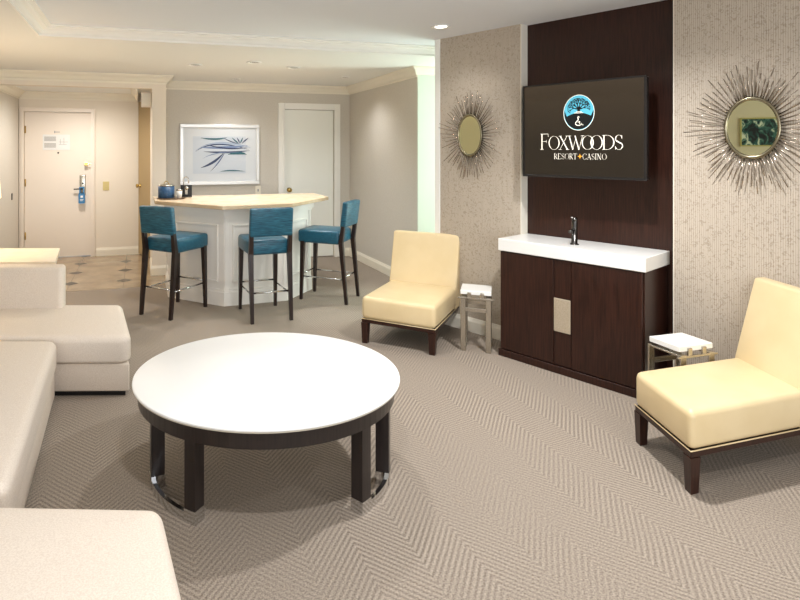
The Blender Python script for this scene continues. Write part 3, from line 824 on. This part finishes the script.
class Pen:
    """draws serif capitals; sx, sz scale a unit-height letter"""
    def __init__(s, x, z, h, wx, y):
        s.wt = 1.0
        s.mb = MB(); s.x = x; s.z = z; s.h = h; s.wx = wx; s.y = y
    def seg(s, x0, z0, x1, z1, w):
        P0 = Vector((s.x+x0*s.wx, s.z+z0*s.h)); P1 = Vector((s.x+x1*s.wx, s.z+z1*s.h))
        d = (P1-P0)
        n = Vector((-d.y, d.x)).normalized()*w*s.wt*s.h/2
        s.y -= .00002
        flat(s.mb, [(P0+n)[:], (P1+n)[:], (P1-n)[:], (P0-n)[:]], s.y)
    def serif(s, x, z, w=.3):
        s.seg(x-w/2, z, x+w/2, z, .035)
    def arc(s, cx, cz, rx, rz, a0, a1, w0=.03, w1=.11, n=28):
        s.y -= .00002
        for k in range(n):
            q = []
            for a in (a0+(a1-a0)*k/n, a0+(a1-a0)*(k+1)/n):
                w = (w0+(w1-w0)*abs(math.cos(a))**1.5)*s.wt
                for sgn in (1, -1):
                    q.append((s.x+(cx+(rx+sgn*w/2)*math.cos(a))*s.wx, s.z+(cz+(rz+sgn*w/2*.5)*math.sin(a))*s.h))
            flat(s.mb, [q[0], q[2], q[3], q[1]], s.y)
    def F(s):
        s.seg(.12, 0, .12, 1, .10); s.serif(.12, .015); s.seg(.0, .985, .62, .985, .04); s.seg(.62, .985, .64, .80, .03); s.seg(.15, .52, .48, .52, .035); s.seg(.48, .44, .48, .60, .03); return .68
    def O(s):
        s.arc(.44, .5, .40, .49, 0, 2*PI); return .86
    def X(s):
        s.seg(.08, 1, .66, 0, .11); s.seg(.62, 1, .06, 0, .035); 
        for x, z in ((.10, .985), (.62, .985), (.08, .015), (.66, .015)): s.serif(x, z, .24)
        return .74
    def W(s):
        s.seg(.06, 1, .34, 0, .10); s.seg(.34, 0, .58, .9, .035); s.seg(.50, 1, .80, 0, .10); s.seg(.80, 0, 1.06, 1, .035); s.serif(.08, .985, .24); s.serif(1.06, .985, .24); return 1.02
    def D(s):
        s.seg(.12, 0, .12, 1, .10); s.seg(0, .985, .34, .985, .035); s.seg(0, .015, .34, .015, .035); s.arc(.34, .5, .46, .485, -PI/2, PI/2, .035, .11); return .88
    def S(s):
        s.arc(.28, .74, .22, .245, R(20), R(250), .04, .09); s.arc(.28, .26, .24, .25, R(-160), R(70), .04, .09); s.seg(.13, .60, .42, .42, .10); s.seg(.48, .98, .48, .74, .03); s.seg(.05, .24, .05, 0, .03); return .58
    def Rr(s):
        s.seg(.12, 0, .12, 1, .12); s.serif(.12, .02); s.seg(0, .98, .3, .98, .05); s.arc(.30, .74, .24, .24, -PI/2, PI/2, .05, .12); s.seg(.12, .5, .32, .5, .05); s.seg(.28, .5, .68, 0, .12); return .70
    def E_(s):
        s.seg(.12, 0, .12, 1, .12); s.seg(0, .98, .56, .98, .05); s.seg(0, .02, .58, .02, .05); s.seg(.12, .52, .46, .52, .05); s.seg(.56, 1, .57, .78, .04); s.seg(.58, 0, .60, .24, .04); return .68
    def T(s):
        s.seg(.34, 0, .34, 1, .12); s.seg(.0, .98, .68, .98, .05); s.seg(.0, 1, -.01, .76, .04); s.seg(.68, 1, .69, .76, .04); s.serif(.34, .02); return .76
    def C_(s):
        s.arc(.44, .5, .40, .49, R(42), R(318), .04, .12); s.seg(.76, .98, .76, .72, .04); s.seg(.76, .28, .76, .05, .04); return .84
    def A(s):
        s.seg(.36, 1, .08, 0, .04); s.seg(.36, 1, .66, 0, .12); s.seg(.18, .34, .54, .34, .05); s.serif(.08, .02, .22); s.serif(.66, .02, .24); return .78
    def I(s):
        s.seg(.14, 0, .14, 1, .12); s.serif(.14, .02); s.serif(.14, .98); return .32
    def N(s):
        s.seg(.10, 0, .10, 1, .04); s.seg(.10, 1, .68, 0, .12); s.seg(.68, 0, .68, 1, .04); s.serif(.10, .02, .22); s.serif(.08, .98, .22); s.serif(.68, .98, .22); return .84
def word(txt, x0, x1, z, h, name, first=1.0, wt=.75, gap=-.02):
    """letters fitted between x0 and x1"""
    fn = {'F': Pen.F, 'O': Pen.O, 'X': Pen.X, 'W': Pen.W, 'D': Pen.D, 'S': Pen.S, 'R': Pen.Rr, 'E': Pen.E_, 'T': Pen.T, 'C': Pen.C_, 'A': Pen.A, 'I': Pen.I, 'N': Pen.N}
    p0 = Pen(0, 0, 1, 1, 0); adv = []
    for c in txt:
        adv.append(fn[c](p0))
    p0.mb.bm.free()
    k = {i: (-.22 if txt[i:i+2] == 'OO' else gap) for i in range(len(txt))}
    tot = sum(a+(k[i] if i < len(txt)-1 else 0) for i, a in enumerate(adv))
    wx = (x1-x0)/tot
    pen = Pen(x0, z, h, wx, -.0006)
    pen.wt = wt
    for i, c in enumerate(txt):
        if i == 0 and first != 1.0:
            pen.h = h*first
        else:
            pen.h = h
        fn[c](pen)
        pen.x += (adv[i]+k[i])*wx
    return pen.mb.build(name, M['logo_white'], scn)
# metres on the screen, x measured from its middle
X0 = .513
word('FOXWOODS', .239-X0, .786-X0, .190, .096, 'lettering', 1.18)
word('RESORT', .337-X0, .496-X0, .124, .040, 'lettering', 1, .68, .10)
word('CASINO', .532-X0, .684-X0, .124, .040, 'lettering', 1, .68, .10)
mb = MB(); flat(mb, [(.514-X0+q[0]*.016, .145+q[1]*.019) for q in [(0, 1), (.25, .25), (1, 0), (.25, -.25), (0, -1), (-.25, -.25), (-1, 0), (-.25, .25)]], -.0007)
mb.build('gold_star', M['logo_gold'], scn)
mb = MB()
cx, cz, rx, rz = -.007, .442, .100, .118
flat(mb, [(cx+rx*math.cos(2*PI*k/48), cz+rz*math.sin(2*PI*k/48)) for k in range(48)], -.0005)
mb.build('emblem_disc', M['logo_cyan'], scn)
mb = MB()
# hill
poly = []
for k in range(25):
    a = PI+R(-8)+(PI+R(16))*k/24
    poly.append((cx+rx*.97*math.cos(a), cz+rz*.97*math.sin(a)))
xs = [poly[-1][0]+(poly[0][0]-poly[-1][0])*k/12 for k in range(1, 12)]
poly += [(x, cz-.030+.030*math.cos((x-cx)/rx*1.7)+0.0) for x in xs]
flat(mb, poly, -.0008)
# tree
def limb(x, z, a, L, w, dep):
    x2 = x+L*math.sin(a); z2 = z+L*math.cos(a)
    n = (math.cos(a)*w/2, -math.sin(a)*w/2)
    flat(mb, [(x-n[0], z-n[1]), (x+n[0], z+n[1]), (x2+n[0]*.6, z2+n[1]*.6), (x2-n[0]*.6, z2-n[1]*.6)], -.0009-.0001*random.random())
    if dep:
        for da in (-.62, .0, .55):
            aa = a+da+random.uniform(-.15, .15)
            xx, zz = x2+L*.55*math.sin(aa), z2+L*.5*math.cos(aa)
            if ((xx-cx)/(rx*.92))**2+((zz-cz)/(rz*.92))**2 < 1:
                limb(x2, z2, aa, L*.66, w*.62, dep-1)
for a in (-1.3, -.75, -.25, .25, .75, 1.3):
    limb(cx, cz+.022, a, .034, .010, 3)
flat(mb, [(cx-.012, cz-.006), (cx+.012, cz-.006), (cx+.007, cz+.03), (cx-.007, cz+.03)], -.0011)
mb.build('emblem_tree', M['logo_dark'], scn)
# swan and glow line
pen = Pen(cx, cz, 1, 1, -.0012)
swan = [(.004, -.034), (.001, -.028), (-.004, -.027), (-.006, -.034), (-.003, -.043), (-.004, -.052), (-.013, -.060), (-.021, -.069), (-.020, -.079), (-.010, -.086), (.004, -.087), (.013, -.083)]
for q0, q1 in zip(swan[:-1], swan[1:]):
    pen.seg(q0[0], q0[1], q1[0], q1[1], .0055)
pen.seg(-.006, -.066, .008, -.060, .004); pen.seg(.008, -.060, .006, -.076, .004)
pen.seg(.016, -.072, .019, -.084, .004); pen.seg(.025, -.078, .030, -.086, .004)
pen.seg(-.03, -.002, .03, -.002, .004); pen.seg(-.018, .006, .02, .006, .004)
pen.mb.build('emblem_swan', M['logo_white'], scn)
mb = MB()
pts = [(cx+rx*math.cos(2*PI*k/48), cz+rz*math.sin(2*PI*k/48)) for k in range(48)]
for k in range(48):
    a, b_ = pts[k], pts[(k+1) % 48]
    f_ = 1.03
    flat(mb, [a, b_, (cx+(b_[0]-cx)*f_, cz+(b_[1]-cz)*f_), (cx+(a[0]-cx)*f_, cz+(a[1]-cz)*f_)], -.0010)
mb.build('emblem_ring', M['logo_white'], scn)

# ------------------------------------------------------------------ sunburst mirrors
ray_meshes = []
for L in (.12, .15, .17, .19, .215):
    mb = MB().tube([(0, 0, 0), (0, 0, L*.6), (0, 0, L)], [.0034, .0031, .0022], 6)
    me = bpy.data.meshes.new('ray'); mb.bm.to_mesh(me); mb.bm.free(); me.materials.append(M['ray']); ray_meshes.append(me)
def sunburst(t_, z, label, sx, seed):
    rnd = random.Random(seed)
    t = thing('sunburst_mirror', label, 'mirror', tw(t_, 0, z), TA, 'sunburst mirrors on the patterned wall')
    MX = Matrix.Rotation(PI/2, 4, 'X')
    S_ = Matrix.Diagonal((sx, 1, 1, 1))
    MB().lathe([(0, .001), (.165, .001), (.165, .018), (0, .018)], 64, S_ @ MX).build('backing', M['mirrorrim'], t)
    MB().lathe([(.155, .018), (.176, .018), (.178, .028), (.170, .034), (.158, .030), (.155, .024), (.155, .018)], 64, S_ @ MX).build('rim', M['mirrorrim'], t)
    mb = MB(); b = bmesh.new()
    b.faces.new([b.verts.new((.157*sx*math.cos(2*PI*k/64), -.0245, .157*math.sin(2*PI*k/64))) for k in range(64)])
    mb._merge(b, False); mb.build('glass', M['mirror'], t)
    n = 66
    for k in range(n):
        a = 2*PI*k/n+rnd.uniform(-.012, .012)
        o = bpy.data.objects.new('ray', rnd.choice(ray_meshes)); col.objects.link(o); o.parent = t
        o.location = (.160*sx*math.sin(a), -.014-(k % 3)*.005, .160*math.cos(a))
        a2 = math.atan2(sx*math.sin(a), math.cos(a))
        o.rotation_euler = (R(rnd.uniform(0, 3)), a2, 0)
    return t
sunburst(-.436, 1.622, 'smaller-looking sunburst mirror left of the television, near the white wall edge', .66, 3)
sunburst(1.416, 1.625, 'sunburst mirror on the pale patterned wall right of the television', .73, 5)

# ------------------------------------------------------------------ sectional sofa
def sofa_piece(name, label, poly, parts):
    cx_ = sum(p_[0] for p_ in poly)/len(poly); cy_ = sum(p_[1] for p_ in poly)/len(poly)
    t = thing(name, label, 'sofa', (cx_, cy_, 0), 0, 'oatmeal sectional sofa pieces')
    loc = [(p_[0]-cx_, p_[1]-cy_) for p_ in poly]
    MB().prism(inset(loc, .03), 0, .03).build('plinth', M['black'], t)
    MB().prism(inset(loc, .008), .03, .20, .012, 3).build('base', M['sofabase'], t)
    MB().cushion(inset(loc, -.004), .203, .368, .045, .06).build('seat_cushion', M['sofa'], t)
    for nm, pl, z0, z1 in parts:
        MB().cushion([(p_[0]-cx_, p_[1]-cy_) for p_ in pl], z0, z1, .025, .03, 0).build(nm, M['sofa'], t)
    return t
sofa_piece('sofa_end_section', 'oatmeal sofa section with a low backrest, directly in front of the cream console',
           [(-2.70, 3.37), (-1.025, 3.40), (-1.31, 4.12), (-2.95, 4.12)],
           [('backrest', [(-2.92, 3.985), (-1.685, 3.975), (-1.72, 4.12), (-2.97, 4.13)], .36, .665)])
sofa_piece('sofa_seat_section', 'oatmeal sofa seat section along the left edge, between the end section and the near ottoman',
           [(-2.68, 3.345), (-1.455, 3.345), (-.98, 1.865), (-2.25, 1.90)],
           [('backrest', [(-2.66, 3.33), (-2.50, 3.33), (-2.10, 1.92), (-2.24, 1.91)], .36, .72)])
sofa_piece('sofa_ottoman', 'large oatmeal ottoman in the bottom left corner, nearest the viewer',
           [(-1.60, 1.82), (-.445, 1.785), (-.13, 1.00), (-1.30, .95)], [])

# console behind the sofa
cs = thing('console_table', 'long cream-topped console table behind the sofa end section', 'console table', (-2.5, 4.45, 0))
mp_ = lambda P: [(x+2.5, y-4.45) for x, y in P]
MB().prism(mp_([(-3.05, 4.16), (-1.815, 4.16), (-2.03, 4.74), (-3.2, 4.72)]), .64, .67, .004, 2, smooth=False).build('tabletop', M['console'], cs)
MB().prism(mp_([(-3.00, 4.20), (-1.90, 4.20), (-2.05, 4.68), (-3.1, 4.68)]), .60, .64).build('apron', M['trimwhite'], cs)
for x, y in ((-2.98, 4.23), (-1.94, 4.23), (-2.08, 4.65), (-3.08, 4.65)):
    MB().box(x+2.5-.025, x+2.5+.025, y-4.45-.025, y-4.45+.025, 0, .60).build('leg', M['trimwhite'], cs)
lp = thing('table_lamp', 'lit table lamp with a cream shade on the console at the left edge', 'lamp', (-2.585, 4.45, .67))
MB().lathe([(0, 0), (.07, 0), (.07, .015), (.02, .03), (.035, .12), (.05, .22), (.035, .32), (.012, .38), (.012, .46), (0, .46)], 32).build('base', M['nickel'], lp)
MB().lathe([(.185, .445), (.165, .71), (.162, .71), (.182, .445), (.185, .445)], 48).build('lamp_shade', M['lampshade'], lp)

# framed painting on the wall opposite, seen in the right mirror
ap = thing('abstract_painting', 'green and white abstract painting on the left wall, reflected in the right mirror', 'painting', rm(-3.35, .93)+(1.555,), ROOM+PI/2)
MB().box(-.33, .33, -.03, -.001, 0, .018).box(-.33, .33, -.03, -.001, .412, .43).box(-.33, -.312, -.03, -.001, .018, .412).box(.312, .33, -.03, -.001, .018, .412).build('frame', new_mat('pale_gold_frame', (196, 188, 130), .4, .3), ap)
m = new_mat('painted_canvas', (30, 80, 80), .5)
tc = nd(m, 'ShaderNodeTexCoord'); mp = nd(m, 'ShaderNodeMapping'); mp.inputs['Scale'].default_value = (9, 1, 5)
n = nd(m, 'ShaderNodeTexNoise'); n.inputs['Scale'].default_value = 1.6; n.inputs['Detail'].default_value = 5; n.inputs['Distortion'].default_value = 1.2
lk(m, tc.outputs['Object'], mp.inputs['Vector']); lk(m, mp.outputs['Vector'], n.inputs['Vector'])
cr = nd(m, 'ShaderNodeValToRGB'); e = cr.color_ramp.elements
e[0].position = .40; e[0].color = lin((12, 20, 38)); e[1].position = .66; e[1].color = lin((226, 236, 230))
x_ = e.new(.48); x_.color = lin((24, 70, 78)); x_ = e.new(.56); x_.color = lin((64, 118, 116))
lk(m, n.outputs['Fac'], cr.inputs['Fac']); lk(m, cr.outputs['Color'], bsdf(m).inputs['Base Color'])
MB().box(-.312, .312, -.02, -.001, .018, .412).build('canvas', m, ap)

# ------------------------------------------------------------------ lights
def area(name, loc, rot, sx, sy, power, color):
    l = bpy.data.lights.new(name, 'AREA'); l.shape = 'RECTANGLE'; l.size = sx; l.size_y = sy; l.energy = power; l.color = color
    o = bpy.data.objects.new(name, l); col.objects.link(o); o.location = loc; o.rotation_euler = rot
    return o
def spot(name, loc, power, angle, color, blend=.6, radius=.05, target=None):
    l = bpy.data.lights.new(name, 'SPOT'); l.energy = power; l.spot_size = R(angle); l.spot_blend = blend; l.shadow_soft_size = radius; l.color = color
    o = bpy.data.objects.new(name, l); col.objects.link(o); o.location = loc
    if target is not None:
        d_ = Vector(target)-Vector(loc)
        o.rotation_euler = d_.to_track_quat('-Z', 'Y').to_euler()
    return o
warm = (1.0, .94, .87); neut = (1.0, .99, .985); cool = (.85, 1.0, .93)
area('rear_window_fill', rm(.8, -3.02)+(1.35,), (R(90), 0, ROOM), 5.8, 1.5, 160, (.92, .96, 1.0))  # unseen window light, added to brighten the room from behind the camera
area('daylight_side_window', rm(4.2, 4.95)+(1.3,), (R(90), 0, ROOM+PI/2), .7, 1.8, 55, (.84, 1.0, .90))
for (x, y), z, pw in [((1.10, 4.37), CZ, 20), (rm(.556, 5.905), SZ, 58), (rm(1.114, 5.573), SZ, 58), (rm(1.603, 5.825), SZ, 58), (rm(1.157, 6.93), SZ, 38), (rm(2.409, 6.41), SZ, 38)]:
    spot('downlight_lamp', (x, y, z-.02), pw, 128, neut, 1.0, .05)
for (u, v, pw) in [(1.0, 3.5, 70), (2.25, 2.35, 220), (.3, 1.0, 110), (2.2, .4, 60), (-.3, 3.2, 10)]:
    spot('downlight_lamp', rm(u, v)+(CZ-.02,), pw, 150, neut, 1.0, .05)
spot('downlight_lamp', rm(-.75, 7.5)+(2.28,), 110, 172, warm, 1.0, .05)
pl = bpy.data.lights.new('lamp_bulb', 'POINT'); pl.energy = 22; pl.color = (1, .78, .54); pl.shadow_soft_size = .05
po = bpy.data.objects.new('lamp_bulb', pl); col.objects.link(po); po.location = (-2.585, 4.45, 1.27)

w = bpy.data.worlds.new('sky'); sc.world = w; w.use_nodes = True
w.node_tree.nodes['Background'].inputs[0].default_value = (.95, .98, 1, 1)
w.node_tree.nodes['Background'].inputs[1].default_value = 1.0

# ------------------------------------------------------------------ camera
cd_ = bpy.data.cameras.new('camera')
cam = bpy.data.objects.new('camera', cd_); col.objects.link(cam)
cam.location = (0, 0, 1.5); cam.rotation_euler = (R(90), 0, 0)
cd_.sensor_fit = 'HORIZONTAL'; cd_.sensor_width = 36; cd_.lens = 25.2
cd_.shift_x = .125; cd_.shift_y = -.1875
cd_.clip_start = .05
sc.camera = cam
sc.view_settings.view_transform = 'Standard'
sc.view_settings.look = 'None'
sc.view_settings.exposure = -0.03
sc.view_settings.gamma = 1.0
sc.view_settings.use_curve_mapping = False
sc.cycles.max_bounces = 10
sc.cycles.diffuse_bounces = 6
